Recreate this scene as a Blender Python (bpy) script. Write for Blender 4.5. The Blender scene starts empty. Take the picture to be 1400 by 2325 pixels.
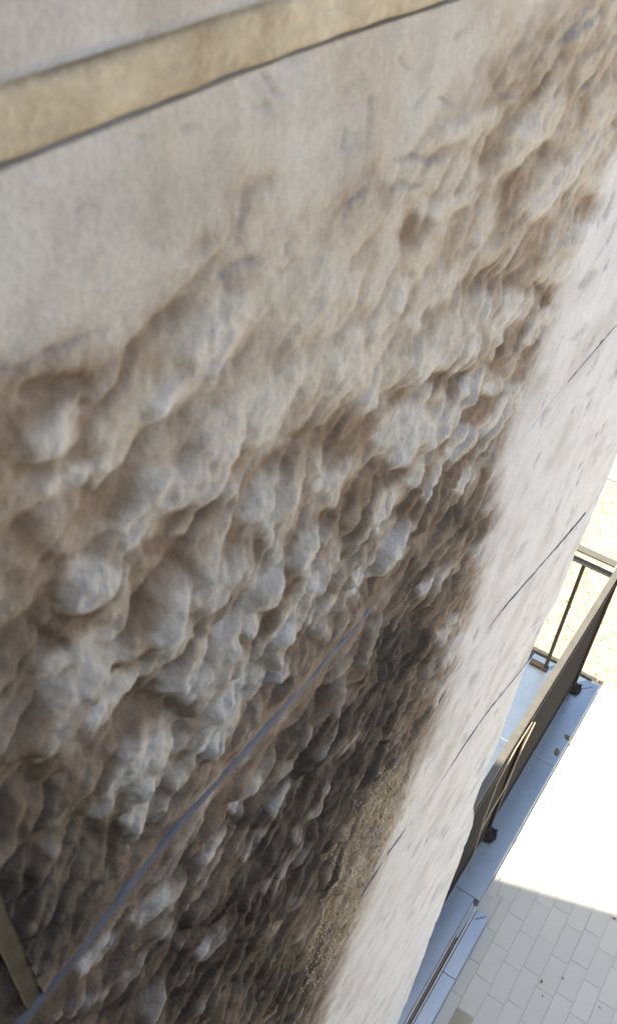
import bpy, bmesh, math, random
import numpy as np
from mathutils import Vector, Matrix
random.seed(7); RNG = np.random.default_rng(7)
SC = bpy.context.scene; COL = SC.collection

# ------------------------------------------------------------------ camera
PW, PH = 1400.0, 2325.0
V1 = np.array([2499.28, -478.36]); V2 = np.array([364.69, 3821.72]); PP = np.array([PW/2, PH/2])
F = math.sqrt(-float(np.dot(V1-PP, V2-PP)))
D1 = np.array([*(V1-PP), F]); D1 /= np.linalg.norm(D1)      # along the wall
D2 = np.array([*(V2-PP), F]); D2 /= np.linalg.norm(D2)      # straight down
DN = np.cross(D2, D1)                                       # out of the wall
HC = 3.9                                                    # eye height above the pavement
WD = 0.25                                                   # eye to wall face
right, down, fwd = [Vector((D1[i], -DN[i], -D2[i])) for i in range(3)]
cam_d = bpy.data.cameras.new('camera'); cam = bpy.data.objects.new('camera', cam_d); COL.objects.link(cam)
M = Matrix((right, -down, -fwd)).transposed().to_4x4(); M.translation = (0, 0, HC)
cam.matrix_world = M
cam_d.sensor_fit = 'VERTICAL'; cam_d.sensor_height = 24; cam_d.sensor_width = 24*PW/PH
cam_d.lens = F/PH*24; cam_d.clip_start = 0.01; cam_d.clip_end = 1000
cam_d.dof.use_dof = True; cam_d.dof.focus_distance = 1.7; cam_d.dof.aperture_fstop = 9
SC.camera = cam

# ------------------------------------------------------------------ light
SUN_EL = math.radians(78); SUN_H = Vector((0.8, -0.6, 0))
w = bpy.data.worlds.new('World'); SC.world = w; w.use_nodes = True
nt = w.node_tree; nt.nodes.clear()
sky = nt.nodes.new('ShaderNodeTexSky'); sky.sky_type = 'NISHITA'; sky.sun_disc = False
sky.dust_density = 2.0; sky.sun_elevation = SUN_EL; sky.sun_rotation = math.atan2(-SUN_H.x, -SUN_H.y)
bg = nt.nodes.new('ShaderNodeBackground'); bg.inputs['Strength'].default_value = 0.12
out = nt.nodes.new('ShaderNodeOutputWorld')
nt.links.new(sky.outputs[0], bg.inputs[0]); nt.links.new(bg.outputs[0], out.inputs[0])
sl = bpy.data.lights.new('sun', 'SUN'); sl.energy = 4.5; sl.angle = math.radians(0.53); sl.color = (1, 0.95, 0.86)
so = bpy.data.objects.new('sun', sl); COL.objects.link(so)
so.rotation_euler = Vector((SUN_H.x*math.cos(SUN_EL), SUN_H.y*math.cos(SUN_EL), -math.sin(SUN_EL))).to_track_quat('-Z', 'Y').to_euler()
vs = SC.view_settings; vs.view_transform = 'Standard'; vs.look = 'None'; vs.gamma = 1; vs.use_curve_mapping = False
vs.exposure = 1.72
vs.use_white_balance = True; vs.white_balance_temperature = 7700; vs.white_balance_tint = 10   # camera balanced for the shade

# ------------------------------------------------------------------ helpers
def P(u, n, z): return (u, -n, z)
def tag(o, label=None, cat=None, group=None, kind=None):
    for k, v in (('label', label), ('category', cat), ('group', group), ('kind', kind)):
        if v: o[k] = v
    return o
def empty(name, loc=(0, 0, 0)):
    o = bpy.data.objects.new(name, None); COL.objects.link(o); o.location = loc; return o
def link(name, me, mat, parent=None, smooth=False):
    o = bpy.data.objects.new(name, me); COL.objects.link(o)
    if mat and not me.materials: me.materials.append(mat)
    if parent: o.parent = parent; o.matrix_parent_inverse = Matrix.Translation(-parent.location)
    if smooth:
        me.polygons.foreach_set('use_smooth', [True]*len(me.polygons))
    return o
def bm_obj(name, bm, mat, parent=None, smooth=False, bevel=0):
    if bevel:
        bmesh.ops.bevel(bm, geom=bm.edges[:], offset=bevel, segments=2, affect='EDGES', profile=0.6)
    me = bpy.data.meshes.new(name); bm.to_mesh(me); bm.free()
    return link(name, me, mat, parent, smooth)
def box(bm, a, b):
    (x0, y0, z0), (x1, y1, z1) = a, b
    vs_ = [bm.verts.new((x, y, z)) for x in (x0, x1) for y in (y0, y1) for z in (z0, z1)]
    for f in ((0, 1, 3, 2), (4, 6, 7, 5), (0, 4, 5, 1), (2, 3, 7, 6), (0, 2, 6, 4), (1, 5, 7, 3)):
        bm.faces.new([vs_[i] for i in f])
    bmesh.ops.recalc_face_normals(bm, faces=bm.faces[:])
def slab(bm, poly, z0, z1):                                  # poly in (u,n)
    lo = [bm.verts.new(P(u, n, z0)) for u, n in poly]; hi = [bm.verts.new(P(u, n, z1)) for u, n in poly]
    k = len(poly); bm.faces.new(hi); bm.faces.new(lo[::-1])
    for i in range(k): bm.faces.new((lo[i], lo[(i+1) % k], hi[(i+1) % k], hi[i]))
    bmesh.ops.recalc_face_normals(bm, faces=bm.faces[:])
def tube(bm, pts, r, seg=10):
    rings = []
    for i, p in enumerate(pts):
        p = Vector(p); t = (Vector(pts[min(i+1, len(pts)-1)])-Vector(pts[max(i-1, 0)])).normalized()
        a = t.orthogonal().normalized() if i == 0 else (a-t*a.dot(t)).normalized()
        b = t.cross(a); rr = r[i] if isinstance(r, (list, tuple)) else r
        rings.append([bm.verts.new(p+(a*math.cos(k*2*math.pi/seg)+b*math.sin(k*2*math.pi/seg))*rr) for k in range(seg)])
    for A, B in zip(rings, rings[1:]):
        for k in range(seg): bm.faces.new((A[k], A[(k+1) % seg], B[(k+1) % seg], B[k]))
    bm.faces.new(rings[0][::-1]); bm.faces.new(rings[-1])
    bmesh.ops.recalc_face_normals(bm, faces=bm.faces[:])
def ground(x, y, z=0.0):                                     # photograph point -> (u,n) on a level z
    r = np.array([x-PP[0], y-PP[1], F]); X = r*(HC-z)/(r@D2); return float(X@D1), float(X@DN)
def pix(u, v):                                               # wall point (metres along, down) -> photograph point
    X = np.multiply.outer(u, D1)+np.multiply.outer(v, D2)-WD*DN
    z = np.maximum(X[..., 2], 0.03)
    return PP[0]+X[..., 0]/z*F, PP[1]+X[..., 1]/z*F

# ------------------------------------------------------------------ noise
def gnoise(x, y, seed=0):
    ix = np.floor(x).astype(np.int64); iy = np.floor(y).astype(np.int64); fx = x-ix; fy = y-iy
    def g(a, b, dx, dy):
        h = (a*374761393+b*668265263+seed*982451653) & 0xffffffff
        h = ((h ^ (h >> 13))*1274126177) & 0xffffffff; h = (h ^ (h >> 16)) & 0xffff
        an = h*(2*math.pi/65536); return np.cos(an)*dx+np.sin(an)*dy
    sx = fx*fx*fx*(fx*(fx*6-15)+10); sy = fy*fy*fy*(fy*(fy*6-15)+10)
    a = g(ix, iy, fx, fy); b = g(ix+1, iy, fx-1, fy); c = g(ix, iy+1, fx, fy-1); d = g(ix+1, iy+1, fx-1, fy-1)
    return ((a+(b-a)*sx)+((c+(d-c)*sx)-(a+(b-a)*sx))*sy)*1.5
def fbm(x, y, seed, octs=4, gain=0.5):
    s = 0; a = 1
    for o in range(octs): s = s+a*gnoise(x*2**o+o*3.7, y*2**o-o*1.9, seed+o); a *= gain
    return s

def worley(x, y, seed=0, jit=0.85):
    ix = np.floor(x).astype(np.int64); iy = np.floor(y).astype(np.int64)
    f1 = np.full(x.shape, 9.0); f2 = np.full(x.shape, 9.0); cid = np.zeros(x.shape, np.int64); ox = np.zeros(x.shape); oy = np.zeros(x.shape)
    for dx in (-1, 0, 1):
        for dy in (-1, 0, 1):
            a = ix+dx; b = iy+dy
            h = (a*374761393+b*668265263+seed*982451653) & 0xffffffff; h = ((h ^ (h >> 13))*1274126177) & 0xffffffff; h = h ^ (h >> 16)
            px = a+0.5+jit*((h & 0xff)/255-0.5); py = b+0.5+jit*(((h >> 8) & 0xff)/255-0.5)
            d = np.hypot(x-px, y-py); nr = d < f1
            f2 = np.where(nr, f1, np.minimum(f2, d)); f1 = np.where(nr, d, f1)
            cid = np.where(nr, h, cid); ox = np.where(nr, x-px, ox); oy = np.where(nr, y-py, oy)
    r = lambda k: ((cid >> k) & 0xff)/255.0
    return f1, f2, r, ox, oy

# ------------------------------------------------------------------ materials
def new_mat(name):
    m = bpy.data.materials.new(name); m.use_nodes = True; t = m.node_tree
    return m, t, t.nodes['Principled BSDF'], t.nodes, t.links
def noise_node(t, scale, detail=4, rough=0.6, vec=None):
    n = t.nodes.new('ShaderNodeTexNoise'); n.inputs['Scale'].default_value = scale
    n.inputs['Detail'].default_value = detail; n.inputs['Roughness'].default_value = rough
    if vec is not None: t.links.new(vec, n.inputs['Vector'])
    return n
def ramp(t, fac, stops):
    r = t.nodes.new('ShaderNodeValToRGB'); e = r.color_ramp.elements
    while len(e) < len(stops): e.new(0.5)
    for k, (p, c) in zip(e, stops): k.position = p; k.color = (*c, 1) if len(c) == 3 else c
    t.links.new(fac, r.inputs[0]); return r.outputs[0]
def mix(t, fac, a, b, mode='MIX'):
    m = t.nodes.new('ShaderNodeMix'); m.data_type = 'RGBA'; m.blend_type = mode
    if isinstance(fac, float): m.inputs[0].default_value = fac
    else: t.links.new(fac, m.inputs[0])
    for s, v in ((6, a), (7, b)):
        if isinstance(v, tuple): m.inputs[s].default_value = (*v, 1)
        else: t.links.new(v, m.inputs[s])
    return m.outputs[2]
def math_(t, op, a, b=None, clamp=False):
    m = t.nodes.new('ShaderNodeMath'); m.operation = op; m.use_clamp = clamp
    for i, v in enumerate((a, b)):
        if v is None: continue
        if isinstance(v, (int, float)): m.inputs[i].default_value = v
        else: t.links.new(v, m.inputs[i])
    return m.outputs[0]
def bump(t, bsdf, height, strength, dist):
    b = t.nodes.new('ShaderNodeBump'); b.inputs['Strength'].default_value = strength; b.inputs['Distance'].default_value = dist
    t.links.new(height, b.inputs['Height']); t.links.new(b.outputs[0], bsdf.inputs['Normal'])
def coords(t): return t.nodes.new('ShaderNodeTexCoord').outputs['Object']

def simple_mat(name, ca, cb, scale, rough=0.7, metal=0.0, bumpd=0.0, spec=0.4):
    m, t, b, N, L = new_mat(name); v = coords(t); n = noise_node(t, scale, 6, 0.65, v)
    L.new(ramp(t, n.outputs[0], [(0.3, ca), (0.7, cb)]), b.inputs['Base Color'])
    b.inputs['Roughness'].default_value = rough; b.inputs['Metallic'].default_value = metal
    b.inputs['Specular IOR Level'].default_value = spec
    if bumpd: bump(t, b, n.outputs[0], 0.6, bumpd)
    return m

# weathered limestone: pale stone, brown soiling, black crust; masks hold stains plus some painted light and shade
def stone_mat():
    m, t, b, N, L = new_mat('weathered_limestone'); v = coords(t)
    def at(n):
        a = N.new('ShaderNodeAttribute'); a.attribute_name = n; return a.outputs['Fac']
    big = noise_node(t, 7, 5, 0.6, v); mid = noise_node(t, 38, 6, 0.7, v); fine = noise_node(t, 260, 5, 0.7, v)
    pale = ramp(t, big.outputs[0], [(0.28, (0.405, 0.355, 0.295)), (0.5, (0.465, 0.42, 0.36)), (0.72, (0.50, 0.465, 0.42))])
    pale = mix(t, ramp(t, mid.outputs[0], [(0.42, (0, 0, 0)), (0.75, (0.55, 0.55, 0.55))]), pale, (0.38, 0.355, 0.32))
    white = ramp(t, mid.outputs[0], [(0.3, (0.52, 0.525, 0.54)), (0.7, (0.60, 0.61, 0.635))])
    c = mix(t, at('margin'), pale, white)
    d = math_(t, 'ADD', at('dirt'), math_(t, 'MULTIPLY', math_(t, 'SUBTRACT', mid.outputs[0], 0.5), 0.7), True)
    d = math_(t, 'MULTIPLY', d, math_(t, 'GREATER_THAN', at('dirt'), 0.001))
    brown = ramp(t, big.outputs[0], [(0.3, (0.185, 0.13, 0.09)), (0.7, (0.25, 0.184, 0.132))])
    c = mix(t, d, c, brown)
    k = math_(t, 'ADD', at('crust_shade'), math_(t, 'MULTIPLY', math_(t, 'SUBTRACT', mid.outputs[0], 0.5), 0.5), True)
    k = math_(t, 'MULTIPLY', k, math_(t, 'GREATER_THAN', at('crust_shade'), 0.02))
    c = mix(t, k, c, (0.05, 0.041, 0.034))
    c = mix(t, at('slate'), c, (0.17, 0.18, 0.21))
    c = mix(t, at('ochre'), c, (0.36, 0.285, 0.15))
    g = ramp(t, fine.outputs[0], [(0.3, (0.86, 0.855, 0.85)), (0.7, (1.08, 1.08, 1.08))])
    c = mix(t, 1.0, c, g, 'MULTIPLY')
    L.new(c, b.inputs['Base Color']); b.inputs['Roughness'].default_value = 0.85; b.inputs['Specular IOR Level'].default_value = 0.25
    hh = math_(t, 'ADD', math_(t, 'MULTIPLY', mid.outputs[0], 1.0), math_(t, 'MULTIPLY', fine.outputs[0], 0.35))
    bump(t, b, hh, 0.9, 0.005)
    return m
STONE = stone_mat()
SHADED = simple_mat('shaded_mortar', (0.065, 0.053, 0.036), (0.11, 0.092, 0.062), 40, 0.95, 0, 0.002, 0.2)  # darker copy of the mortar, shade of the lower left painted in
def mortar_mat():
    m, t, b, N, L = new_mat('ochre_mortar'); v = coords(t); n = noise_node(t, 22, 6, 0.65, v); n2 = noise_node(t, 9, 4, 0.6, v); f_ = noise_node(t, 150, 5, 0.7, v)
    c = ramp(t, n.outputs[0], [(0.28, (0.31, 0.235, 0.155)), (0.45, (0.44, 0.37, 0.265)), (0.6, (0.51, 0.44, 0.33)), (0.78, (0.52, 0.47, 0.39))])
    c = mix(t, ramp(t, n2.outputs[0], [(0.5, (0, 0, 0)), (0.72, (0.7, 0.7, 0.7))]), c, (0.43, 0.34, 0.215))
    a = N.new('ShaderNodeAttribute'); a.attribute_name = 'edge'
    e = math_(t, 'MULTIPLY', a.outputs['Fac'], math_(t, 'ADD', n.outputs[0], 0.25), True); c = mix(t, e, c, (0.10, 0.075, 0.05))
    c = mix(t, 1.0, c, ramp(t, f_.outputs[0], [(0.3, (0.8, 0.8, 0.8)), (0.7, (1.1, 1.1, 1.1))]), 'MULTIPLY')
    L.new(c, b.inputs['Base Color']); b.inputs['Roughness'].default_value = 0.92
    bump(t, b, math_(t, 'ADD', n.outputs[0], f_.outputs[0]), 0.7, 0.003); return m
MORTAR = mortar_mat()
JOINT = simple_mat('slate_mortar', (0.055, 0.068, 0.10), (0.11, 0.128, 0.175), 30, 0.8, 0, 0.002, 0.3)
CORE = simple_mat('wall_core_stone', (0.22, 0.2, 0.17), (0.34, 0.31, 0.27), 9, 0.9, 0, 0.004)

# ------------------------------------------------------------------ relief, staining and painted light of the wall face
# each row: one swelling or hollow of the stone, traced as a short stroke (photograph px), half width, strength
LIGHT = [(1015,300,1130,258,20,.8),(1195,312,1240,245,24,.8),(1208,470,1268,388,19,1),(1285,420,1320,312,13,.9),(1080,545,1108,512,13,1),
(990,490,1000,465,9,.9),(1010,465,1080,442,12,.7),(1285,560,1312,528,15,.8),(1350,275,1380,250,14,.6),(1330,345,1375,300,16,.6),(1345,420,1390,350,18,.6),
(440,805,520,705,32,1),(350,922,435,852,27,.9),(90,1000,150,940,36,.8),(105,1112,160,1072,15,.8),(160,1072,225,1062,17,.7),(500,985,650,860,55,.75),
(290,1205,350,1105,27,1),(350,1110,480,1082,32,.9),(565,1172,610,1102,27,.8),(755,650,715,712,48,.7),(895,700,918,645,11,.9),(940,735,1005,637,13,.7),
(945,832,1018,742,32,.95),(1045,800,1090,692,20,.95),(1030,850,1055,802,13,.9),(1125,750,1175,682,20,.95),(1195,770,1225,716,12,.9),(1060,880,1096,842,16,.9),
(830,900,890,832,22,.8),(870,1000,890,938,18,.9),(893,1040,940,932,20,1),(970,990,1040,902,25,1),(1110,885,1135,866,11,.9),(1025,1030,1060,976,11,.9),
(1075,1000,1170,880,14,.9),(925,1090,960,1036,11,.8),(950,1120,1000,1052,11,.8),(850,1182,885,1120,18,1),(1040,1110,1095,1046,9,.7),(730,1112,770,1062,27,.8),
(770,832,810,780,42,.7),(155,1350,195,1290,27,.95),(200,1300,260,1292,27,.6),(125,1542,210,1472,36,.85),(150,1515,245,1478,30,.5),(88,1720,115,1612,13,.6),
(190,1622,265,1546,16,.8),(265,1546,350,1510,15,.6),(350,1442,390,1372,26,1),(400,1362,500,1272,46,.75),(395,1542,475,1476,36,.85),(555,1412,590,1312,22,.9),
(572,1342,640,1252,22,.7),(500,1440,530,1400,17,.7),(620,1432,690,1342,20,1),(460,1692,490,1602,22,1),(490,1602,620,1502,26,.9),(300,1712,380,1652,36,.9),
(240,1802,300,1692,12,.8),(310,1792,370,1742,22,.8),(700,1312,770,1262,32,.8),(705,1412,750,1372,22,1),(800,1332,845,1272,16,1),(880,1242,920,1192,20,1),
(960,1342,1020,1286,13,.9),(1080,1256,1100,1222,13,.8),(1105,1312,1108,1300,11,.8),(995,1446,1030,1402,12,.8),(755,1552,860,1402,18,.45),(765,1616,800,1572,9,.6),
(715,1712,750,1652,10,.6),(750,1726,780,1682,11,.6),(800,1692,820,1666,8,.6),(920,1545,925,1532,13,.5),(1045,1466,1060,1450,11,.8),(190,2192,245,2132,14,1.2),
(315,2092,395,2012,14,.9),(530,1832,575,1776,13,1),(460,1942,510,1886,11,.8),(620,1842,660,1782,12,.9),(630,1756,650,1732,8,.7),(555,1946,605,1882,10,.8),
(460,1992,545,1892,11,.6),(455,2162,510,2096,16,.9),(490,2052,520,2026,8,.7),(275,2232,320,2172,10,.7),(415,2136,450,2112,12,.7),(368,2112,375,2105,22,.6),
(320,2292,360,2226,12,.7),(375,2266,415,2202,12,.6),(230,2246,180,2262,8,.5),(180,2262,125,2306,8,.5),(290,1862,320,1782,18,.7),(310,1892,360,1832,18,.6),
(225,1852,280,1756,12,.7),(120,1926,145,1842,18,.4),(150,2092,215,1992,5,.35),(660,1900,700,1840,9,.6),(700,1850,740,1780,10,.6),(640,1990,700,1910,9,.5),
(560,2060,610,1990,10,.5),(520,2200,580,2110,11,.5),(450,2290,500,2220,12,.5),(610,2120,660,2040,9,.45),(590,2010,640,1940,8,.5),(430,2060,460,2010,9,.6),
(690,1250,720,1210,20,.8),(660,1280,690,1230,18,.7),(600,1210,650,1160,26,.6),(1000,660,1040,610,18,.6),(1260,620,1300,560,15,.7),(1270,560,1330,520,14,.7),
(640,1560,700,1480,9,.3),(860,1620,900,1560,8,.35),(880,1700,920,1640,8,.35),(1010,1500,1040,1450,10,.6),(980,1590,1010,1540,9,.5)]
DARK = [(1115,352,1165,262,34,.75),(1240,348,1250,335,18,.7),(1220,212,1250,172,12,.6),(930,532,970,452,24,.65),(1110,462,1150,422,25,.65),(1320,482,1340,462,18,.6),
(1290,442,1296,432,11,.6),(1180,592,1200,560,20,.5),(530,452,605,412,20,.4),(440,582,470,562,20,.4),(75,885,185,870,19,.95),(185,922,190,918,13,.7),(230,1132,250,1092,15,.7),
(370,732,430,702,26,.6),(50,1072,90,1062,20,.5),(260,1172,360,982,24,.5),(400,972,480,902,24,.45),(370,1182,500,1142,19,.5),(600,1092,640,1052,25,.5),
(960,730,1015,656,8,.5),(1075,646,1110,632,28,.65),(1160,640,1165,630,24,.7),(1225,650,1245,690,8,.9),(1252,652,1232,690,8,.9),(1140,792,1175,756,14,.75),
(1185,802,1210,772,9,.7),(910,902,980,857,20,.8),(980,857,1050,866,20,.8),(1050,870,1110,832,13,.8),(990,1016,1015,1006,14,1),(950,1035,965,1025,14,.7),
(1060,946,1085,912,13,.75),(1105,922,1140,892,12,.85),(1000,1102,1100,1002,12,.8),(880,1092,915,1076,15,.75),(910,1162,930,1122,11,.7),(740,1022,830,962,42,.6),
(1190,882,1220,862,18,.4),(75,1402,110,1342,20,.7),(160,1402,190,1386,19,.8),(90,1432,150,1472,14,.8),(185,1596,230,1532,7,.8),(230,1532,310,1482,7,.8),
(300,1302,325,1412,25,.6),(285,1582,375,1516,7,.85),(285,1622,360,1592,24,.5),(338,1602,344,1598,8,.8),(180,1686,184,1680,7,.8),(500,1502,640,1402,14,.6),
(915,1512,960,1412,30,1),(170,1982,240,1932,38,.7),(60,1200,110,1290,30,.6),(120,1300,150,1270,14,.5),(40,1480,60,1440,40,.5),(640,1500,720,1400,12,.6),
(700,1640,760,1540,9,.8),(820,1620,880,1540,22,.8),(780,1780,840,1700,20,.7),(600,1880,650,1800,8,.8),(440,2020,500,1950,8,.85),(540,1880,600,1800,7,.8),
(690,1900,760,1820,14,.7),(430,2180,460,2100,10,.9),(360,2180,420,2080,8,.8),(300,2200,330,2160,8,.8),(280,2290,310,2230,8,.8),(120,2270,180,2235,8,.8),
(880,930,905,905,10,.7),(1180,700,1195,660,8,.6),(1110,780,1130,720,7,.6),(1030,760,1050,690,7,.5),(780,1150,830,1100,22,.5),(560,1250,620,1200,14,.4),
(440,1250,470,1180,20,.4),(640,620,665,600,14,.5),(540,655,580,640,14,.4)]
# fine clefts (dark slate-coloured slits and flakes)
SLIT = [(852,215,838,330,5,.5),(790,300,775,345,6,.5),(1000,224,1016,236,5,.6),(905,130,918,150,6,.5),(700,95,760,88,6,.4),(600,170,640,215,7,.5),(580,245,615,232,8,.35),(640,140,690,128,5,.4),(885,440,960,418,6,.5),(850,385,835,400,5,.5),(1080,160,1100,120,6,.35),(310,330,330,320,7,.3),(180,480,200,470,7,.3),(420,300,435,290,6,.35),(930,240,960,215,7,.4),(1040,90,1060,60,6,.35),(330,560,350,548,7,.3),(1300,770,1330,740,6,.4),(1230,960,1245,935,6,.4),(1120,1190,1130,1170,5,.4),(1180,1260,1195,1235,5,.35),(1065,1560,1080,1530,5,.45),(1085,1760,1100,1725,6,.6),(1050,1690,1060,1670,5,.5),(1000,1900,1012,1880,5,.5),(985,2040,1000,2010,5,.4),(925,2090,935,2070,5,.45),(1210,1420,1225,1400,5,.35),(1330,900,1345,880,5,.35),(530,640,575,600,13,.75),(10,835,100,792,14,.5),(100,792,220,750,7,.4),(547,565,563,475,5,.45),(645,585,650,548,5,.45),(1275,100,1370,20,6,.7),(905,362,1003,358,11,.55),
(1130,215,1195,214,7,.5),(795,462,830,425,5,.6),(1325,205,1328,190,5,.5),(365,1130,430,1115,8,.3),(280,1220,310,1210,7,.4),(110,1642,165,1576,11,.5),(485,1622,560,1562,11,.55),
(590,1540,625,1516,4,.6),(765,1614,800,1575,6,.4),(1320,650,1345,620,11,.5),(820,440,835,330,5,.25),(575,195,625,260,22,.18),(760,340,775,300,6,.2)]
# broad tones: x, y, radius, brown, crust
BROAD = [(890,1490,110,.3,.9),(800,1690,130,.25,.95),(660,1930,150,.3,1.0),(520,2130,165,.25,.9),(980,1150,80,.35,.25),(300,2300,150,.2,.45),(60,2080,230,.35,.7),
(30,1520,120,.35,.5),(50,1880,160,.35,.5),(1100,860,110,.25,.0),(180,1250,160,.25,.0),(560,1350,200,.25,0),(850,1250,140,.3,.1),(760,980,150,.2,0),(400,1150,200,.15,0),
(200,900,170,.22,0),(700,1500,130,.3,.15),(330,1650,200,.2,.05),(200,1950,150,.3,.3),(560,750,120,.12,0),(1180,420,130,.18,0),(640,2260,140,.3,.7),(830,1560,60,.1,.6),(430,1950,120,.2,.35),(1040,1180,60,.3,.55),(960,1330,80,.3,.6),(730,1790,120,.25,1.0),(580,2060,120,.25,.95),(430,2230,140,.25,.75),(860,1600,80,.2,.9),(800,1480,90,.25,.5),(1010,1330,60,.3,.2),(960,1640,70,.3,.35)]
ROUGH = np.array([(-80,800),(60,770),(250,720),(420,560),(540,400),(700,430),(820,370),(930,290),(1050,180),(1150,70),(1260,-20),(1500,-90),(1500,260),(1400,360),(1310,560),
(1245,740),(1185,900),(1140,1010),(1125,1200),(1065,1400),(1005,1600),(925,1790),(850,2000),(765,2210),(700,2400),(-80,2400)], float)
def seg_d(x, y, x0, y0, x1, y1):
    dx, dy = x1-x0, y1-y0; t = np.clip(((x-x0)*dx+(y-y0)*dy)/(dx*dx+dy*dy+1e-6), 0, 1)
    return np.hypot(x-x0-t*dx, y-y0-t*dy)
def poly_sd(x, y, poly):
    d = np.full(x.shape, 1e9); ins = np.zeros(x.shape, bool); k = len(poly)
    for i in range(k):
        (ax, ay), (bx, by) = poly[i], poly[(i+1) % k]
        d = np.minimum(d, seg_d(x, y, ax, ay, bx, by))
        c = ((ay > y) != (by > y)); ins ^= c & (x < (bx-ax)*(y-ay)/(by-ay+1e-9)+ax)
    return np.where(ins, d, -d)
def sst(a, b, x):
    t = np.clip((x-a)/(b-a), 0, 1); return t*t*(3-2*t)

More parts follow.
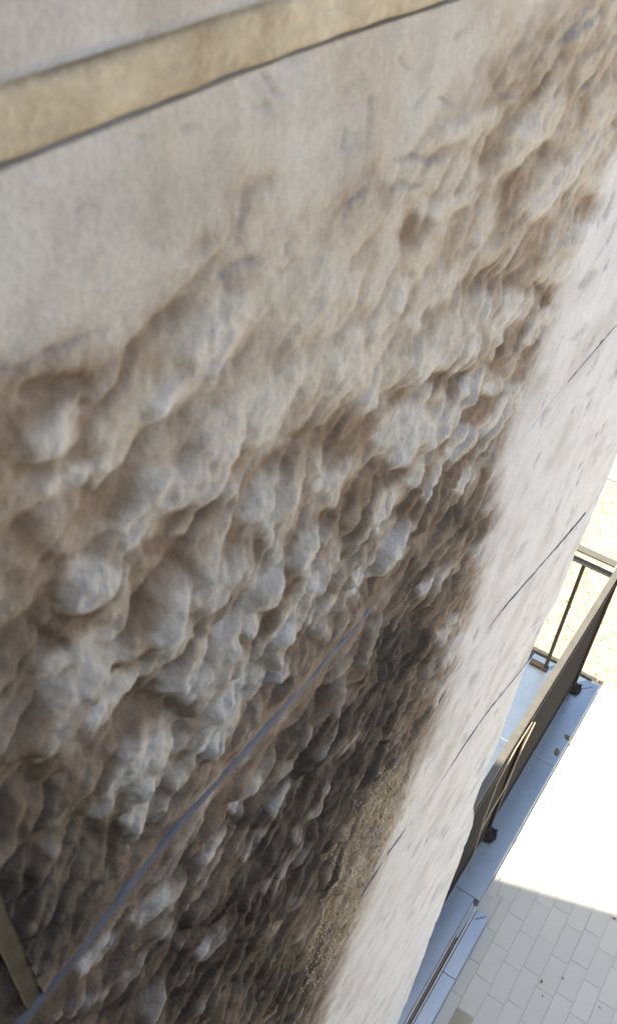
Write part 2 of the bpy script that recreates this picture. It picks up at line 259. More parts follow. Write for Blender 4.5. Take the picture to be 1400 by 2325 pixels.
def wall_face(u, v):
    jw = np.exp(-((v-c1(u))/0.022)**2)*np.interp(u, [.2, .55, .68, 1.2], [.97, .93, .15, .5])+np.exp(-((v-c2(u))/0.014)**2)*np.interp(u, [.6, .78, .93, 1.05], [.3, .93, .93, .5])+np.exp(-((v-c3(u))/0.010)**2)*0.6
    h, at = wall_face0(u, v)
    h = h*(1-jw)-0.001*jw; at['crust_shade'] = at['crust_shade']*(1-0.6*jw)
    return h, at
def wall_face0(u, v):
    """height out of the wall (m) and stain and painted light masks at wall points"""
    x, y = pix(u, v)
    inview = (x > -150) & (x < 1550) & (y > -150) & (y < 2480)
    rs0 = sst(850, 1150, x+(y-900)*0.38); wa = 20-12*rs0
    wx = x+wa*fbm(u*22, v*22, 3, 3); wy = y+wa*fbm(u*22, v*22, 9, 3)
    sd = poly_sd(wx, wy, ROUGH)
    right_side = sst(900, 1200, x+(y-900)*0.38)
    R = sst(-45, 85, sd)*(1-right_side)+sst(-24, 40, sd)*right_side
    soft = sst(0.15, 0.0, u-0.0)
    # general roughness: rounded swellings with sharp creases
    q = v+0.25*u; wq = 0.010*fbm(u*16, v*16, 19, 3); wp = 0.010*fbm(u*16+7, v*16, 29, 3)
    f1a, f2a, ra, oxa, oya = worley((u*.86-v*.51+wp)*15.5, (u*.51+v*.86+wq)*29, 3)            # chiselled scallops about 4 cm across
    f1b, f2b, rb, oxb, oyb = worley((u*.8-v*.6+wp*.7)*34, (u*.6+v*.8+wq*.7)*60, 5)      # spalls inside them
    f1c, f2c, rc, oxc, oyc = worley((u*.95-v*.31+wp)*13, (u*.31+v*.95+wq*.8)*44, 9)   # tighter ripples below the first bed joint
    lowb = sst(-.005, .03, v-c1(u))
    f1a = f1a+(f1c-f1a)*lowb; f2a = f2a+(f2c-f2a)*lowb; oxa = oxa+(oxc-oxa)*lowb; oya = oya+(oyc-oya)*lowb
    ra0 = ra; ra = lambda k: ra0(k)+(rc(k)-ra0(k))*lowb
    ea = sst(0.0, 0.42, f2a-f1a); eb = sst(0.0, 0.5, f2b-f1b)
    fa = ea*(0.55+0.45*ra(0))+0.9*((ra(8)-.75)*oxa+(ra(16)-.25)*oya)*ea
    fb = eb*(0.5+0.5*rb(0))+0.9*((rb(8)-.7)*oxb+(rb(16)-.3)*oyb)*eb
    b1 = np.abs(fbm(u*7, q*11, 21, 2)); b3 = np.abs(gnoise(u*70, q*90, 41))
    f1 = fbm(u*140, v*140, 51, 2)
    low = fbm(u*5, v*5, 61, 2)
    deep = sst(900, 1500, y+0.55*x-250)
    calm = 1-0.72*np.exp(-((x-690)**2+(y-600)**2)/(260**2))-0.35*np.exp(-((x-1000)**2+(y-280)**2)/(160**2))
    amp = R*(0.34+0.62*deep)*calm
    h = amp*(0.012*(b1-0.32)+0.0105*(fa-0.55)+0.0034*(fb-0.5)+0.002*(b3-0.3)) + 0.0006*f1*(0.3+R) + 0.0016*low*(1-R)
    crease = R*calm*((1-ea)*0.55*(0.4+0.6*ra(4))+(1-eb)*0.22)
    pa = np.clip(0.55-oxa*1.1+oya*.5, 0, 1)                             # lit lower left flank of each scallop painted paler
    dirt = R*(0.34+0.37*deep)*(0.38+.62*calm)+crease*0.55+R*0.40*fbm(u*14, v*14, 71, 3)+R*0.22*fbm(u*55, v*55, 73, 3)
    dirt -= R*ea*(0.75*np.clip(ra(20)-.2, 0, 1)*pa+0.15*rb(20))
    crust_shade = np.zeros_like(u); slate = np.zeros_like(u); soot_shade = 0.9*sst(0.17, 0.155, u-(v-.541)*.1)*sst(.3, .5, v)  # left block darkened: its shade painted in together with soot
    for (cx, cy, r, br, cr) in BROAD:
        g = np.exp(-((wx-cx)**2+(wy-cy)**2)/(r*r)); dirt = dirt+br*g*(0.3+0.7*R); crust_shade = np.maximum(crust_shade, cr*g*(0.1+0.9*R))
    crust_shade = crust_shade*(1.3+0.9*crease+0.5*fbm(u*22, v*22, 77, 3)-0.75*ea*np.clip(ra(20)-.35, 0, 1)*pa-.2*rb(20)*eb)
    crust_shade = np.maximum(crust_shade, soot_shade)
    j = 0.5; lightm = np.zeros_like(u)
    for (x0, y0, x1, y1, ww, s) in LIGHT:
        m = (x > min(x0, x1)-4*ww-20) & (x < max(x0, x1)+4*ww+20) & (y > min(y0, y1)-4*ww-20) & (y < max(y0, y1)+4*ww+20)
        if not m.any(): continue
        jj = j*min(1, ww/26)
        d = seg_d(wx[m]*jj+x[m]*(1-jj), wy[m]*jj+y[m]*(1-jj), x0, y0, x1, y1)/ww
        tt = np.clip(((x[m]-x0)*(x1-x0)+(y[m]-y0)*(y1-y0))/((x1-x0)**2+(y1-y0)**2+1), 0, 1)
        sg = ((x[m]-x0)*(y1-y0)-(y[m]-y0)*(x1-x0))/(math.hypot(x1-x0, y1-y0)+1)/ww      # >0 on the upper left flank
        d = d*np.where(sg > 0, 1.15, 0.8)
        g = np.exp(-(d**3)*0.6)*s*(1-0.4*tt)*np.clip(1.0+0.5*fbm(u[m]*45, v[m]*45, 13, 3), 0.3, 1.3); lightm[m] = np.maximum(lightm[m], g)  # lit lower left end of each swelling painted brightest
        dirt[m] -= 1.45*g; crust_shade[m] *= 1-0.92*np.clip(g, 0, 1)
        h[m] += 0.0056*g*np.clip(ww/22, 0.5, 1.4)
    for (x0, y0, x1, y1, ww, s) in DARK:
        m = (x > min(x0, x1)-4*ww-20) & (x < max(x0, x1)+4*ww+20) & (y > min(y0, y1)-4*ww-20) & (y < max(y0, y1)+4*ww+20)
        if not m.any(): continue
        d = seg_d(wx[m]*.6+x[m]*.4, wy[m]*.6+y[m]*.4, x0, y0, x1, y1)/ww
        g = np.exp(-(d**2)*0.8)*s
        dirt[m] += 0.75*g; crust_shade[m] += 0.38*np.clip(g-.35, 0, 1)
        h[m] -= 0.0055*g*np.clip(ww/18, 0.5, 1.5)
    for (x0, y0, x1, y1, ww, s) in SLIT:
        m = (x > min(x0, x1)-40) & (x < max(x0, x1)+40) & (y > min(y0, y1)-40) & (y < max(y0, y1)+40)
        if not m.any(): continue
        d = seg_d(wx[m]*.7+x[m]*.3, wy[m]*.7+y[m]*.3, x0, y0, x1, y1)/ww
        g = np.exp(-d*d)*s; slate[m] = np.maximum(slate[m], g*(0.6+0.6*np.clip(f1[m]+.5, 0, 1))); h[m] -= 0.003*g
    # smooth drafted margin along the corner, with pits
    margin = (1-R)*sst(880, 1080, x+0.48*(y-900))
    pit = sst(0.42, 0.85, fbm(u*30, v*22, 81, 3)+0.35*fbm(u*5, v*5, 85, 2))*margin*np.clip(0.6+0.8*gnoise(u*9, v*9, 86), 0.1, 1)
    h -= 0.004*pit; slate = np.maximum(slate, 0.6*pit); 
    dirt += margin*0.30*np.clip(fbm(u*9, v*9, 91, 4)+.05, 0, 1)+0.5*np.clip(margin*(1-margin)*4, 0, 1)*0.35
    margin = np.maximum(margin, 0.6*np.clip(lightm-.3, 0, 1)); margin = np.maximum(margin, 0.45*(1-R)*np.clip(.6+fbm(u*10, v*10, 15, 3), 0, 1))
    # faint soiling on the smooth upper bed
    dirt += (1-R)*(1-rs0)*(0.02+0.20*np.clip(fbm(u*12, v*12, 95, 4), 0, 1)+0.25*np.clip(fbm(u*42, v*42, 96, 3)-.15, 0, 1)); slate = np.maximum(slate, 0.22*(1-R)*np.clip(fbm(u*20, v*20, 93, 4)-.1, 0, 1))
    # lichen
    lic = sst(1.0, 0.2, seg_d(wx, wy, 905, 1790, 770, 2080)/62)
    ochre = np.clip(lic*(0.05+1.5*np.clip(fbm(u*70, v*70, 97, 3), 0, 1)), 0, 0.8)
    h += lic*0.004*np.abs(fbm(u*70, v*70, 98, 2)); crust_shade *= 1-0.85*lic; dirt -= 0.25*lic
    # chipped arris
    ue = u_end(v); e = ue-u
    chip = sst(0.11, 0.0, e)*sst(1.42, 1.52, v)*sst(2.25, 2.1, v)
    h -= 0.030*chip; dirt += 0.6*sst(0.07, 0.05, e)*sst(1.42, 1.5, v)*sst(2.2, 2.1, v)
    h -= 0.006*sst(0.02, 0, e)+0.004*np.clip(fbm(u*3, v*7, 101, 3), 0, 1)*sst(0.15, 0, e)
    return h, dict(dirt=np.clip(dirt, 0, 1), crust_shade=np.clip(crust_shade, 0, 0.95), slate=np.clip(slate, 0, 0.9), margin=np.clip(margin, 0, 1), ochre=ochre)

EDGE_V = [0.0, 1.12, 1.29, 1.62, 2.0, 2.55, 3.4, 3.95]; EDGE_U = [1.74, 1.71, 1.635, 1.608, 1.588, 1.582, 1.54, 1.53]
def u_end(v): return np.interp(v, EDGE_V, EDGE_U)+0.006*gnoise(v*6, v*0+2.2, 5)
def curve(pts):
    a = np.array(pts)*WD; return lambda u: sum(np.interp(u+d, a[:, 0], a[:, 1]) for d in (-.06, -.04, -.02, 0, .02, .04, .06))/7
c0t = curve([(-3, .42), (.89, .42), (1.17, .41), (1.49, .4), (7, .38)])
c0b = curve([(-3, .54), (.87, .53), (1.62, .502), (2.25, .5), (7, .47)])
c1 = curve([(-3, 2.75), (.78, 2.71), (1.17, 2.6), (1.88, 2.62), (2.51, 2.61), (3.79, 2.57), (5.09, 2.51), (7, 2.45)])
c2 = curve([(-3, 4.4), (3.01, 4.4), (3.54, 4.44), (4.45, 4.29), (5.92, 4.6), (7, 4.75)])
c3 = curve([(-3, 5.9), (2.98, 5.91), (3.42, 5.72), (4.3, 5.93), (4.97, 5.88), (6.4, 6.29), (7, 6.4)])
def flat(v): return lambda u: np.full_like(u, v)

WALL = empty('stone_wall', (0.9, WD, 0))
tag(WALL, 'weathered pale limestone wall with soot stained hollows and ochre mortar joints beside the railing', 'wall')
def grid_obj(name, U, V, H, attrs, mat, depth, parent):
    """U,V,H: (nu,nv) arrays -> mesh with a skirt going back into the wall"""
    nu, nv = U.shape
    def ring(A): return np.concatenate([A[:, 0], A[-1, 1:], A[-2::-1, -1], A[0, -2:0:-1]])
    ids = np.arange(nu*nv).reshape(nu, nv); rid = ring(ids)
    X = np.stack([U, WD-H, HC-V], -1).reshape(-1, 3)
    B = X[rid].copy(); B[:, 1] = WD+depth
    co = np.concatenate([X, B]); k = len(rid); bid = nu*nv+np.arange(k)
    q = np.stack([ids[:-1, :-1], ids[:-1, 1:], ids[1:, 1:], ids[1:, :-1]], -1).reshape(-1, 4)
    s = np.stack([rid, bid, np.roll(bid, -1), np.roll(rid, -1)], -1)
    f = np.concatenate([q, s])
    me = bpy.data.meshes.new(name); me.vertices.add(len(co)); me.vertices.foreach_set('co', co.ravel().astype(np.float32))
    me.loops.add(f.size); me.loops.foreach_set('vertex_index', f.ravel().astype(np.int32))
    me.polygons.add(len(f)); me.polygons.foreach_set('loop_start', np.arange(0, f.size, 4, dtype=np.int32))
    me.update(calc_edges=True)
    sm = np.zeros(len(f), bool); sm[:len(q)] = True; me.polygons.foreach_set('use_smooth', sm)
    for n_, a in attrs.items():
        at = me.attributes.new(n_, 'FLOAT', 'POINT'); fl = a.reshape(-1); at.data.foreach_set('value', np.concatenate([fl, fl[rid]]).astype(np.float32))
    return link(name, me, mat, parent)
def taper(u): return np.interp(u, [0, .2, .35, .5, .6, .67, .75, 1.0, 1.2], [1.3, 1.1, .9, .7, .5, .15, .06, .06, .22])
def taper2(u): return np.interp(u, [.6, .70, .78, .92, 1.0, 1.1], [.05, .15, 1.1, 1.1, .1, .42])
def geo(a, b, n, off):
    return np.exp(np.linspace(math.log(a+off), math.log(b+off), n))-off
def block(u0, u1, top, bot, nu, nv, gap=0.004, worn=0.004, gb=None, sl0=0, sl1=0, tt=None, tb=None):
    tt = tt or taper; tb = tb or taper
    gb = gap if gb is None else gb
    s = geo(0, 1, nu, 0.14 if u1 is None else 0.6); t = np.linspace(0, 1, nv)
    S, T = np.meshgrid(s, t, indexing='ij')
    U = np.full_like(S, 0.0)
    ue = u1 if u1 is not None else 1.6
    U = u0+S*(ue-u0)
    Vt = top(U)+gap*tt(U); Vb = bot(U)-gb*tb(U); V = Vt+(Vb-Vt)*T
    if u1 is None:                                           # runs to the corner of the wall
        U = u0+S*(u_end(V)-u0); Vt = top(U)+gap*tt(U)*(1+.5*fbm(U*22, U*0+.3, 4, 3)); Vb = bot(U)-gb*tb(U)*(1+.5*fbm(U*27, U*0+.7, 8, 3)); V = Vt+(Vb-Vt)*T
    U = U+(V-.541)*(sl0*(1-S)+sl1*S)
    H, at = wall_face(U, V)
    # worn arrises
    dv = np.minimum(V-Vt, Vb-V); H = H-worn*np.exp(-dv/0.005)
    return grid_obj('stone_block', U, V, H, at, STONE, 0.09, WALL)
block(-0.5, None, flat(-0.35), c0t, 260, 90, 0.0004, 0.0015)
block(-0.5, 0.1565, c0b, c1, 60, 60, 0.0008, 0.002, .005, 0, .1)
block(0.1695, None, c0b, c1, 440, 320, 0.0002, 0.0007, .005, .1, 0)
block(-0.5, None, c1, c2, 460, 200, .004, .003, .003, tb=taper2)
block(-0.5, None, c2, c3, 380, 150, .003, .003, .003, tt=taper2)
lv = [c3, flat(1.88), flat(2.33), flat(2.82), flat(3.36), flat(HC+0.1)]
for a, b_ in zip(lv, lv[1:]): block(-0.5, None, a, b_, 240, 110, 0.0025)

def strip(name, u0, u1, top, bot, mat, depth, nu, nv, amp):
    u = np.linspace(u0, u1, nu); t = np.linspace(0, 1, nv); U, T = np.meshgrid(u, t, indexing='ij')
    V = top(U)+(bot(U)-top(U))*T
    H = -(depth(U) if callable(depth) else depth)+amp*fbm(U*40, V*60, 111, 4)-0.004*np.abs(2*T-1)**6
    ed = np.clip(np.exp(-T/.07)*np.clip(.8+1.2*fbm(U*9, U*0+.5, 7, 3), 0, 1.6)+.6*np.exp(-(1-T)/.05), 0, 1)
    return grid_obj(name, U, V, H, dict(edge=ed), mat, 0.07, WALL)
off = lambda c, d: (lambda u: c(u)+d)
strip('mortar_joint', -0.5, 1.70, off(c0t, .0005), off(c0b, -.0005), MORTAR, 0.0010, 300, 26, 0.0012)
# upright joint left of the big block, its shade painted as darker mortar
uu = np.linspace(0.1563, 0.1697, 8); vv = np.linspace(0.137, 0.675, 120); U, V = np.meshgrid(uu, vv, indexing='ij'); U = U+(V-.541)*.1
grid_obj('mortar_joint', U, V, -0.0015+0.001*fbm(U*40, V*40, 3, 3), {}, SHADED, 0.07, WALL)
def hw(u): return 0.0062*taper(u)*1.5+0.0008+0.005*np.exp(-((u-.85)/.1)**2)
dep1 = lambda u: np.interp(u, [.3, .6, .66, 1.02, 1.1], [.0008, .0012, .012, .016, .0012])
dep2 = lambda u: np.interp(u, [.70, .76, .92, 1.0, 1.1], [.016, .0006, .0006, .008, .0012])
for c, dp in ((c1, dep1), (c2, dep2), (c3, dep2)):
    strip('mortar_joint', -0.5, 1.57, (lambda u, c=c: c(u)-hw(u)), (lambda u, c=c: c(u)+hw(u)), JOINT, dp, 260, 7, 0.0008)

# rest of the building: core behind the facing; unseen slab above added for its shadow
HB = 6.0
bm = bmesh.new(); slab(bm, [(-9, -WD-0.05), (1.522, -WD-0.05), (1.522, -6), (-9, -6)], 0, HB-0.25); bm_obj('wall_core', bm, CORE, WALL)
sh = HB/math.tan(SUN_EL)
def slab_edge(n): return 2.57+(n+sh*0.6+0.23)*0.326-sh*0.8        # end of the unseen slab, set so its shadow ends on the paving
bm = bmesh.new(); slab(bm, [(-9, 0.25), (slab_edge(0.25), 0.25), (slab_edge(-6), -6), (-9, -6)], HB-0.25, HB); bm_obj('shadow_slab', bm, CORE, WALL, bevel=0.02)
bm = bmesh.new(); slab(bm, [(-9, -WD+0.0), (1.70, -WD+0.0), (1.70, -WD-0.06), (-9, -WD-0.06)], HC+0.36, HB-0.26); bm_obj('upper_facing', bm, CORE, WALL)

bm = bmesh.new(); slab(bm, [(-1.6, 0.9), (-0.01, 0.9), (-0.01, -WD-.01), (-1.6, -WD-.01)], HC-0.30, HC-0.16); bm_obj('sky_blocker_low', bm, CORE, WALL, bevel=0.01)  # unseen slab added to cut sky light on the lower left wall
bm = bmesh.new(); slab(bm, [(-2.2, 0.9), (-0.75, 0.9), (-0.75, -WD-.01), (-2.2, -WD-.01)], 0, HB-0.26); bm_obj('sky_blocker_left', bm, CORE, WALL)  # unseen block added to keep light off the wall from the left
bm = bmesh.new(); slab(bm, [(-1.6, 0.85), (0.6, 0.85), (0.6, 0.30), (0.5, 0.27), (0.2, 0.19), (-1.6, 0.19)], 0, HC-0.56); bm_obj('sky_blocker_front', bm, CORE, WALL, bevel=0.01)  # unseen block added in front to darken the lower left wall
# lichen crumbs
def lichen():
    vs_, fs = [], []
    k = 0; n = 0
    CH, _ = wall_face(*np.meshgrid(np.linspace(.6, 1.4, 400), np.linspace(.98, 2.42, 700), indexing='ij'))
    while n < 5000:
        u, v = RNG.uniform(0.62, 1.35), RNG.uniform(1.0, 2.4)
        x, y = pix(np.array(u), np.array(v)); d = float(seg_d(x, y, 900, 1800, 700, 2190))
        if d > 75*RNG.random()**0.8: continue
        if poly_sd(x.reshape(1, 1), y.reshape(1, 1), ROUGH)[0, 0] < 12: continue
        hh = np.array([[CH[int((u-.6)/.8*399), int((v-.98)/1.44*699)]]])
        r = RNG.uniform(0.0008, 0.0026); c = np.array([u, WD-hh[0, 0]+0.0003, HC-v]); q = RNG.normal(size=(3, 3)); q, _r = np.linalg.qr(q)
        for a in range(3):
            for s in (1, -1): vs_.append(tuple(c+q[a]*s*r*RNG.uniform(0.5, 1.3)))
        for a, b, e in ((0, 2, 4), (2, 1, 4), (1, 3, 4), (3, 0, 4), (2, 0, 5), (1, 2, 5), (3, 1, 5), (0, 3, 5)): fs.append((k+a, k+b, k+e))
        k += 6; n += 1
    me = bpy.data.meshes.new('lichen_crust'); me.from_pydata(vs_, [], fs)
    m, t, b, N, L = new_mat('lichen'); v = coords(t); nn = noise_node(t, 45, 5, 0.7, v); n2 = noise_node(t, 400, 2, 0.5, v)
    c = ramp(t, nn.outputs[0], [(0.33, (0.34, 0.29, 0.22)), (0.5, (0.5, 0.44, 0.32)), (0.63, (0.6, 0.46, 0.2)), (0.75, (0.52, 0.49, 0.36))])
    c = mix(t, ramp(t, n2.outputs[0], [(0.4, (0, 0, 0)), (0.6, (0.6, 0.6, 0.6))]), c, (0.3, 0.27, 0.22))
    L.new(c, b.inputs['Base Color']); b.inputs['Roughness'].default_value = 0.95
    o = link('lichen_crust', me, m, WALL); o['kind'] = 'stuff'
lichen()

# ------------------------------------------------------------------ ground
EARTH = simple_mat('pale_ground', (0.36, 0.34, 0.31), (0.46, 0.44, 0.4), 3, 0.95, 0, 0.004)
bm = bmesh.new(); slab(bm, [(-300, 300), (300, 300), (300, -300), (-300, -300)], -0.3, -0.03)
tag(bm_obj('ground', bm, EARTH), kind='structure')
# paving: small pavers in running bond
PAVE = empty('pavement', (2.5, 0, -0.02)); tag(PAVE, kind='structure')
GROUT = simple_mat('grout', (0.38, 0.38, 0.345), (0.45, 0.445, 0.405), 20, 0.95)
bm = bmesh.new(); slab(bm, [(0.4, -0.30), (3.93, -0.30), (3.93, 1.6), (0.4, 1.6)], -0.028, -0.0022)
bm_obj('grout_bed', bm, GROUT, PAVE)
def paver_mat(name, stain=False):
    m, t, b, N, L = new_mat(name); v = coords(t); oi = N.new('ShaderNodeObjectInfo')
    big = noise_node(t, 5, 4, 0.6, v); fn = noise_node(t, 180, 5, 0.7, v)
    c = ramp(t, oi.outputs['Random'], [(0.0, (0.43, 0.435, 0.395)), (0.5, (0.455, 0.455, 0.415)), (1.0, (0.475, 0.47, 0.42))])
    if stain: c = ramp(t, oi.outputs['Random'], [(0, (0.25, 0.23, 0.17)), (1, (0.27, 0.245, 0.18))])
    c = mix(t, ramp(t, big.outputs[0], [(0.35, (0, 0, 0)), (0.75, (0.45, 0.45, 0.45))]), c, (0.375, 0.385, 0.35))
    c = mix(t, 1.0, c, ramp(t, fn.outputs[0], [(0.3, (0.9, 0.9, 0.9)), (0.7, (1.06, 1.06, 1.06))]), 'MULTIPLY')
    L.new(c, b.inputs['Base Color']); b.inputs['Roughness'].default_value = 0.8; bump(t, b, fn.outputs[0], 0.4, 0.001)
    return m
PM = paver_mat('paver_stone'); PS = paver_mat('paver_stone_stained', True)
TW, TL, GP = 0.0755, 0.162, 0.0026
def paver_mesh(mat, k):
    bm = bmesh.new(); hx, hy = (TL-GP)/2, (TW-GP)/2
    box(bm, (-hx, -hy, -0.02), (hx, hy, 0))
    bmesh.ops.bevel(bm, geom=[e for e in bm.edges if all(v_.co.z > -0.001 for v_ in e.verts)], offset=0.0016, segments=1, affect='EDGES')
    me = bpy.data.meshes.new('paver'); bm.to_mesh(me); bm.free(); me.materials.append(mat); return me
PMESH = paver_mesh(PM, 0); SMESH = paver_mesh(PS, 1)
def visible(u, n, m=60):
    X = u*D1+HC*D2+n*DN
    x, y = PP[0]+X[0]/X[2]*F, PP[1]+X[1]/X[2]*F
    return X[2] > 0 and -m < x < PW+m and -m < y < PH+m and x > 880
su, sn = ground(1052, 2305)
rest_v, rest_f = [], []; npv = 0
for r in range(-2, 22):
    lo0 = -0.2065+TW*r
    for c in range(0, 24):
        uc = 0.5+TL*c+(TL/2 if r % 2 else 0)+0.018*((r*37) % 5-2)
        if uc+TL/2 > 3.925: continue
        kerb_n = -0.180 if uc < 2.34 else -0.246
        if abs(uc-2.37) < TL/2 and lo0 < -0.18: kerb_n = -0.175
        lo = max(lo0, kerb_n); hi = lo0+TW
        if hi-lo < 0.012: continue
        nc = (lo+hi)/2; sc = (hi-lo)/TW
        if visible(uc, nc) and npv < 300:
            st = abs(uc-su) < TL/2 and abs(nc-sn) < TW/2
            o = bpy.data.objects.new('paver', SMESH if st else PMESH); COL.objects.link(o); o.parent = PAVE
            o.location = Vector(P(uc, nc, random.uniform(-.0006, .0006)))-PAVE.location; o.scale = (1, sc, 1)
            o.rotation_euler = (random.gauss(0, .002), random.gauss(0, .002), random.gauss(0, .004)); npv += 1
            if st: o['label'] = 'brown stained paver'
        else:
            k = len(rest_v); hx, hy = (TL-GP)/2, (hi-lo-GP)/2
            rest_v += [P(uc-hx, nc-hy, 0), P(uc+hx, nc-hy, 0), P(uc+hx, nc+hy, 0), P(uc-hx, nc+hy, 0)]; rest_f.append((k, k+1, k+2, k+3))
me = bpy.data.meshes.new('paver'); me.from_pydata(rest_v, [], rest_f); o = link('paver', me, PM, PAVE); o['kind'] = 'stuff'

# gravel bed beyond the kerb end
def gravel_mat():
    m, t, b, N, L = new_mat('yellow_gravel'); v = coords(t)
    vo = N.new('ShaderNodeTexVoronoi'); vo.inputs['Scale'].default_value = 55; L.new(v, vo.inputs['Vector'])
    n = noise_node(t, 9, 5, 0.6, v)
    c = ramp(t, vo.outputs['Color'], [(0.1, (0.19, 0.165, 0.11)), (0.5, (0.30, 0.27, 0.195)), (0.9, (0.36, 0.33, 0.26))])
    c = mix(t, ramp(t, n.outputs[0], [(0.35, (0, 0, 0)), (0.7, (0.6, 0.6, 0.6))]), c, (0.33, 0.295, 0.215))
    L.new(c, b.inputs['Base Color']); b.inputs['Roughness'].default_value = 0.95
    bump(t, b, vo.outputs['Distance'], 0.5, 0.006); return m
GRAV = gravel_mat()
n_ = 170; gu = np.linspace(3.935, 5.72, n_); gn = np.linspace(-2.6, 0.9, n_*2); GU, GN = np.meshgrid(gu, gn, indexing='ij')
GZ = -0.004+0.004*fbm(GU*12, GN*12, 5, 3)+0.004*np.abs(gnoise(GU*45, GN*45, 8))
co = np.stack([GU, -GN, GZ], -1).reshape(-1, 3); ids = np.arange(co.shape[0]).reshape(GU.shape)
q = np.stack([ids[:-1, :-1], ids[1:, :-1], ids[1:, 1:], ids[:-1, 1:]], -1).reshape(-1, 4)[:, ::-1]
me = bpy.data.meshes.new('gravel'); me.from_pydata(co.tolist(), [], q.tolist()); o = link('gravel_ground', me, GRAV); tag(o, kind='structure')
vs_, fs = [], []; k = 0
for i in range(2600):
    u, n = random.uniform(3.96, 5.7), random.uniform(-1.25, 0.15); r = random.uniform(0.003, 0.009)
    Q, _ = np.linalg.qr(RNG.normal(size=(3, 3)))
    for a in range(3):
        for s in (1, -1): vs_.append(tuple(np.array([u, -n, 0.002])+Q[a]*s*r*random.uniform(.6, 1.2)))
    for a, b, e in ((0, 2, 4), (2, 1, 4), (1, 3, 4), (3, 0, 4), (2, 0, 5), (1, 2, 5), (3, 1, 5), (0, 3, 5)): fs.append((k+a, k+b, k+e))
    k += 6
me = bpy.data.meshes.new('gravel'); me.from_pydata(vs_, [], fs); o = link('gravel', me, GRAV); tag(o, 'loose yellow gravel scattered over the sunlit ground beyond the railing', 'gravel', kind='stuff')
EDGE = simple_mat('pale_edging', (0.42, 0.41, 0.38), (0.5, 0.49, 0.46), 14, 0.85, 0, 0.002)
bm = bmesh.new(); slab(bm, [(5.73, -3.5), (5.73, 1.5), (9.5, 1.5), (9.5, -3.5)], -0.028, 0.01)
tag(bm_obj('path', bm, EDGE, bevel=0.006), kind='structure')

# ------------------------------------------------------------------ kerbs
def kerb_mat():
    m, t, b, N, L = new_mat('blue_grey_kerb'); v = coords(t)
    n = noise_node(t, 6, 5, 0.6, v); f_ = noise_node(t, 40, 5, 0.6, v)
    c = ramp(t, n.outputs[0], [(0.3, (0.28, 0.345, 0.40)), (0.55, (0.315, 0.38, 0.43)), (0.75, (0.35, 0.40, 0.44))])
    s_ = noise_node(t, 2.3, 4, 0.7, v); c = mix(t, ramp(t, s_.outputs[0], [(0.5, (0, 0, 0)), (0.75, (0.5, 0.5, 0.5))]), c, (0.24, 0.34, 0.44))
    b.inputs['Metallic'].default_value = 0.9
    L.new(c, b.inputs['Base Color']); L.new(ramp(t, f_.outputs[0], [(0.3, (.27, .27, .27)), (0.7, (.34, .34, .34))]), b.inputs['Roughness']); bump(t, b, n.outputs[0], 0.06, 0.004)
    return m
KM = kerb_mat(); ZK = 0.05
JL = simple_mat('kerb_joint', (0.12, 0.14, 0.17), (0.16, 0.18, 0.22), 30, 0.8)
K1 = empty('kerb', (3.0, 0.4, 0)); tag(K1, 'long blue grey metal capped kerb under the brown railing, running up to the wall corner', 'kerb')
e1 = ground(1355, 1555, ZK)[0]; nr = -0.247
j1 = ground(1228, 1726, ZK)[0]
cuts = [(1.0, 1.70), (1.70, 2.385), (2.385, j1), (j1, e1)]
for i, (a, b_) in enumerate(cuts):
    rr = nr if a >= 2.38 else -0.270
    bm = bmesh.new(); slab(bm, [(a+.002, -0.64), (b_-.002, -0.64), (b_-.002, rr), (a+.002, rr)], -0.02, ZK)
    bm_obj('kerb_stone', bm, KM, K1, bevel=0.001)
bm = bmesh.new(); slab(bm, [(1.0, -0.635), (e1-.01, -0.635), (e1-.01, -0.276), (1.0, -0.276)], -0.02, ZK-0.004); bm_obj('joint_filler', bm, JL, K1)
# sealed mitre crack near the end of the kerb
def line(a, b, wdt, z0, z1, name, mat, par):
    a = Vector((*a, 0)); b = Vector((*b, 0)); d = (b-a).normalized(); s = Vector((-d.y, d.x, 0))*wdt/2
    bm = bmesh.new(); slab(bm, [tuple((p_)[:2]) for p_ in (a-s, b-s, b+s, a+s)], z0, z1); return bm_obj(name, bm, mat, par)
line(ground(1304, 1567, ZK), ground(1343, 1560, ZK), 0.006, ZK-.01, ZK+0.0012, 'sealed_crack', JL, K1)
K2 = empty('kerb', (1.9, 0.21, 0)); tag(K2, 'narrow blue kerb beside the shaded pavers, right of the pale stone strip', 'kerb')
e2 = ground(1110, 2080, ZK)[0]
for a, b_ in ((1.0, 1.52), (1.52, ground(1035, 2225, ZK)[0]), (ground(1035, 2225, ZK)[0], e2)):
    bm = bmesh.new(); slab(bm, [(a+.0015, -0.2385), (b_-.0015, -0.2385), (b_-.0015, -0.181), (a+.0015, -0.181)], -0.02, ZK); bm_obj('kerb_stone', bm, KM, K2, bevel=0.003)
bm = bmesh.new(); slab(bm, [(1.0, -0.236), (e2-.01, -0.236), (e2-.01, -0.185), (1.0, -0.185)], -0.02, ZK-.004); bm_obj('joint_filler', bm, JL, K2)
line(ground(1076, 2087, ZK), ground(1103, 2082, ZK), 0.005, ZK-.01, ZK+0.0012, 'sealed_crack', JL, K2)
STRIP = simple_mat('pale_strip_stone', (0.38, 0.38, 0.36), (0.47, 0.47, 0.46), 18, 0.75, 0, 0.001)
RUST = simple_mat('brown_sealant', (0.16, 0.13, 0.11), (0.24, 0.2, 0.17), 30, 0.8)
K3 = empty('stone_strip', (1.9, 0.255, 0)); tag(K3, 'thin pale stone strip with a brown groove running between the two blue kerbs', 'stone strip')
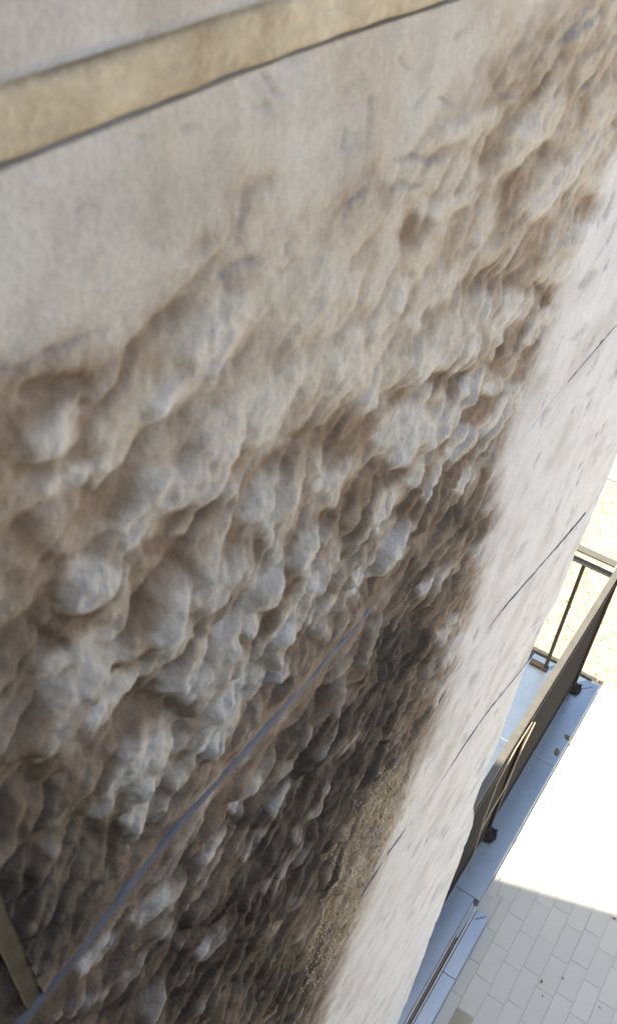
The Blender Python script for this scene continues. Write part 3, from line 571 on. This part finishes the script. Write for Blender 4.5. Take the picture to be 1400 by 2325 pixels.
bm = bmesh.new(); slab(bm, [(1.0, -0.2685), (e2+.012, -0.2675), (e2+.012, -0.2635), (1.0, -0.2545)], -0.02, ZK+.004); bm_obj('stone_slat', bm, STRIP, K3, bevel=0.001)
bm = bmesh.new(); slab(bm, [(1.0, -0.2435), (e2+.004, -0.2475), (e2+.004, -0.2400), (1.0, -0.2400)], -0.02, ZK+.004); bm_obj('stone_slat', bm, STRIP, K3, bevel=0.001)
bm = bmesh.new(); slab(bm, [(1.0, -0.2540), (2.18, -0.2590), (2.18, -0.2530), (1.0, -0.2440)], -0.02, ZK-.002); bm_obj('sealant_groove', bm, RUST, K3)
bm = bmesh.new(); slab(bm, [(2.182, -0.2600), (e2, -0.2630), (e2, -0.2480), (2.182, -0.2525)], -0.02, ZK-.003); bm_obj('kerb_stone', bm, KM, K3)

# ------------------------------------------------------------------ railing
def steel_mat():
    m, t, b, N, L = new_mat('brown_painted_steel'); v = coords(t); n = noise_node(t, 14, 5, 0.6, v); f_ = noise_node(t, 120, 4, 0.6, v)
    c = ramp(t, n.outputs[0], [(0.3, (0.017, 0.0135, 0.011)), (0.7, (0.03, 0.024, 0.020))])
    L.new(c, b.inputs['Base Color']); b.inputs['Roughness'].default_value = 0.6; b.inputs['Specular IOR Level'].default_value = 0.2; bump(t, b, f_.outputs[0], 0.15, 0.001); return m
STEEL = steel_mat(); HAND = simple_mat('sunlit_handrail_steel', (0.07, 0.069, 0.063), (0.098, 0.096, 0.086), 20, 0.5, 0, 0.0006)  # same steel in a lighter grey, sunlit top painted into the colour
RN = -0.368; RT = 0.90; U1 = 3.757; U2 = 2.697
R = empty('railing', (3.0, -RN, ZK)); tag(R, 'brown steel railing with close set horizontal rods on the blue kerb, turning a corner', 'railing')
def bar(name, a, b, par=R, bev=0.002, mat=None):
    bm = bmesh.new(); (ax, an, az), (bx, bn, bz) = a, b; box(bm, (ax, -bn, az), (bx, -an, bz)); return bm_obj(name, bm, mat or STEEL, par, bevel=bev)
bar('handrail', (1.0, RN-.018, RT-.012), (U1+.05, RN+.011, RT), mat=HAND)
bar('top_rail', (1.0, RN-.010, RT-.085), (U1+.02, RN+.010, RT-.065))
bar('bottom_rail', (1.0, RN-.010, ZK+.06), (U1, RN+.010, ZK+.08))
for u in (U1, U2, U2-(U1-U2)):
    p = bar('post', (u-.016, RN-.016, ZK), (u+.016, RN+.016, RT-.012))
    bm = bmesh.new(); slab(bm, [(u+.042*math.cos(a*math.pi/6), RN+.012+.042*math.sin(a*math.pi/6)) for a in range(12)], ZK, ZK+.012)
    bm_obj('base_plate', bm, STEEL, p, bevel=.002)
    for s in (-.028, .028):
        bm = bmesh.new(); tube(bm, [P(u+s, RN+.038, ZK+.010), P(u+s, RN+.038, ZK+.022)], .007, 6); bm_obj('bolt', bm, STEEL, p)
bmb = bmesh.new(); tube(bmb, [(1.0, 0, 0), (U1-.012, 0, 0)], .0042, 8); meb = bpy.data.meshes.new('rod'); bmb.to_mesh(meb); bmb.free(); meb.materials.append(STEEL)
for i in range(20):
    o = bpy.data.objects.new('rod', meb); COL.objects.link(o); o.parent = R; o.location = Vector(P(0, RN, ZK+.108+i*.0335))-R.location
CABLE = simple_mat('tan_cable', (0.34, 0.27, 0.19), (0.42, 0.34, 0.25), 30, 0.6)
def on_rail(x, y, n):                                        # photograph point -> point on the upright plane of the railing
    r = np.array([x-PP[0], y-PP[1], F]); X = r*n/(r@DN); return P(X@D1, n, HC-X@D2)
for pts in (((1207, 1640), (1170, 1700), (1130, 1775), (1098, 1860), (1062, 1980)), ((1214, 1640), (1182, 1705), (1145, 1790), (1110, 1850), (1092, 1884))):
    bm = bmesh.new(); tube(bm, [on_rail(x, y, RN+.028) for x, y in pts], .0022, 6); bm_obj('cable', bm, CABLE, R, smooth=True)
# return of the railing across the far end
UX = U1+.028
bar('handrail', (UX-.022, -2.2, RT-.012), (UX+.022, RN-.024, RT), mat=HAND)
bar('top_rail', (UX-.012, -2.2, RT-.085), (UX+.012, RN-.012, RT-.065), mat=HAND)
for n in (-0.53, -1.6):
    p = bar('post', (UX-.009, n-.009, ZK), (UX+.009, n+.009, RT-.085))
    bar('base_plate', (UX-.018, n-.085, ZK), (UX+.018, n+.015, ZK+.02), p)

# ------------------------------------------------------------------ small things lying about
LEAF = simple_mat('dry_leaf', (0.10, 0.085, 0.05), (0.17, 0.13, 0.075), 60, 0.8)
def leaf(x, y, z, L_, label, rot):
    u, n = ground(x, y, z); bm = bmesh.new(); t = [(-.5, 0), (-.2, .22), (.2, .2), (.5, 0), (.2, -.2), (-.2, -.22)]
    hi = [bm.verts.new((a*L_, b*L_, .25*L_*abs(b)*2+.15*L_*a*a+.0012)) for a, b in t]; lo = [bm.verts.new(v_.co-Vector((0, 0, .0010))) for v_ in hi]
    bm.faces.new(hi); bm.faces.new(lo[::-1])
    for i in range(6): bm.faces.new((lo[i], lo[(i+1) % 6], hi[(i+1) % 6], hi[i]))
    bmesh.ops.recalc_face_normals(bm, faces=bm.faces[:])
    bl = bm_obj('dry_leaf', bm, LEAF); bl.location = P(u, n, z); bl.rotation_euler = (0, 0, rot)
    tag(bl, label, 'leaf')
leaf(1263, 1707, ZK, .050, 'curled dry leaf on the long blue kerb, the one nearer its middle', .4)
leaf(1288, 1675, ZK, .045, 'small dry leaf on the edge of the long blue kerb beside the sunlit paving', 1.2)
leaf(1228, 2229, 0, .020, 'dark leaf scrap on the shaded pavers below the railing, largest of the scraps there', .2)
leaf(1276, 2221, 0, .014, 'small leaf scrap on the shaded pavers, next right of the largest scrap', 1.0)
leaf(1374, 2040, 0, .016, 'leaf scrap on the sunlit paving just past the shadow edge', .5)
leaf(1393, 2086, 0, .018, 'leaf scrap lying in the soft edge of the shadow on the paving', 1.9)
leaf(1230, 2262, 0, .011, 'tiny leaf crumb on the shaded pavers just below the largest scrap', .9)
leaf(1360, 2288, 0, .012, 'tiny leaf crumb on the shaded pavers near the lower right corner', .9)
TIE = simple_mat('white_plastic', (0.7, 0.7, 0.68), (0.78, 0.78, 0.76), 20, 0.4)
pts = [Vector(P(*ground(x, y, ZK), ZK+.008)) for x, y in ((1234, 1666), (1224, 1668), (1219, 1676), (1219, 1684), (1213, 1690), (1207, 1687))]
bm = bmesh.new(); tube(bm, pts, .0035, 6); tag(bm_obj('cable_tie', bm, TIE, smooth=True), 'bent white plastic tie lying on the blue kerb at the foot of the railing', 'cable tie')
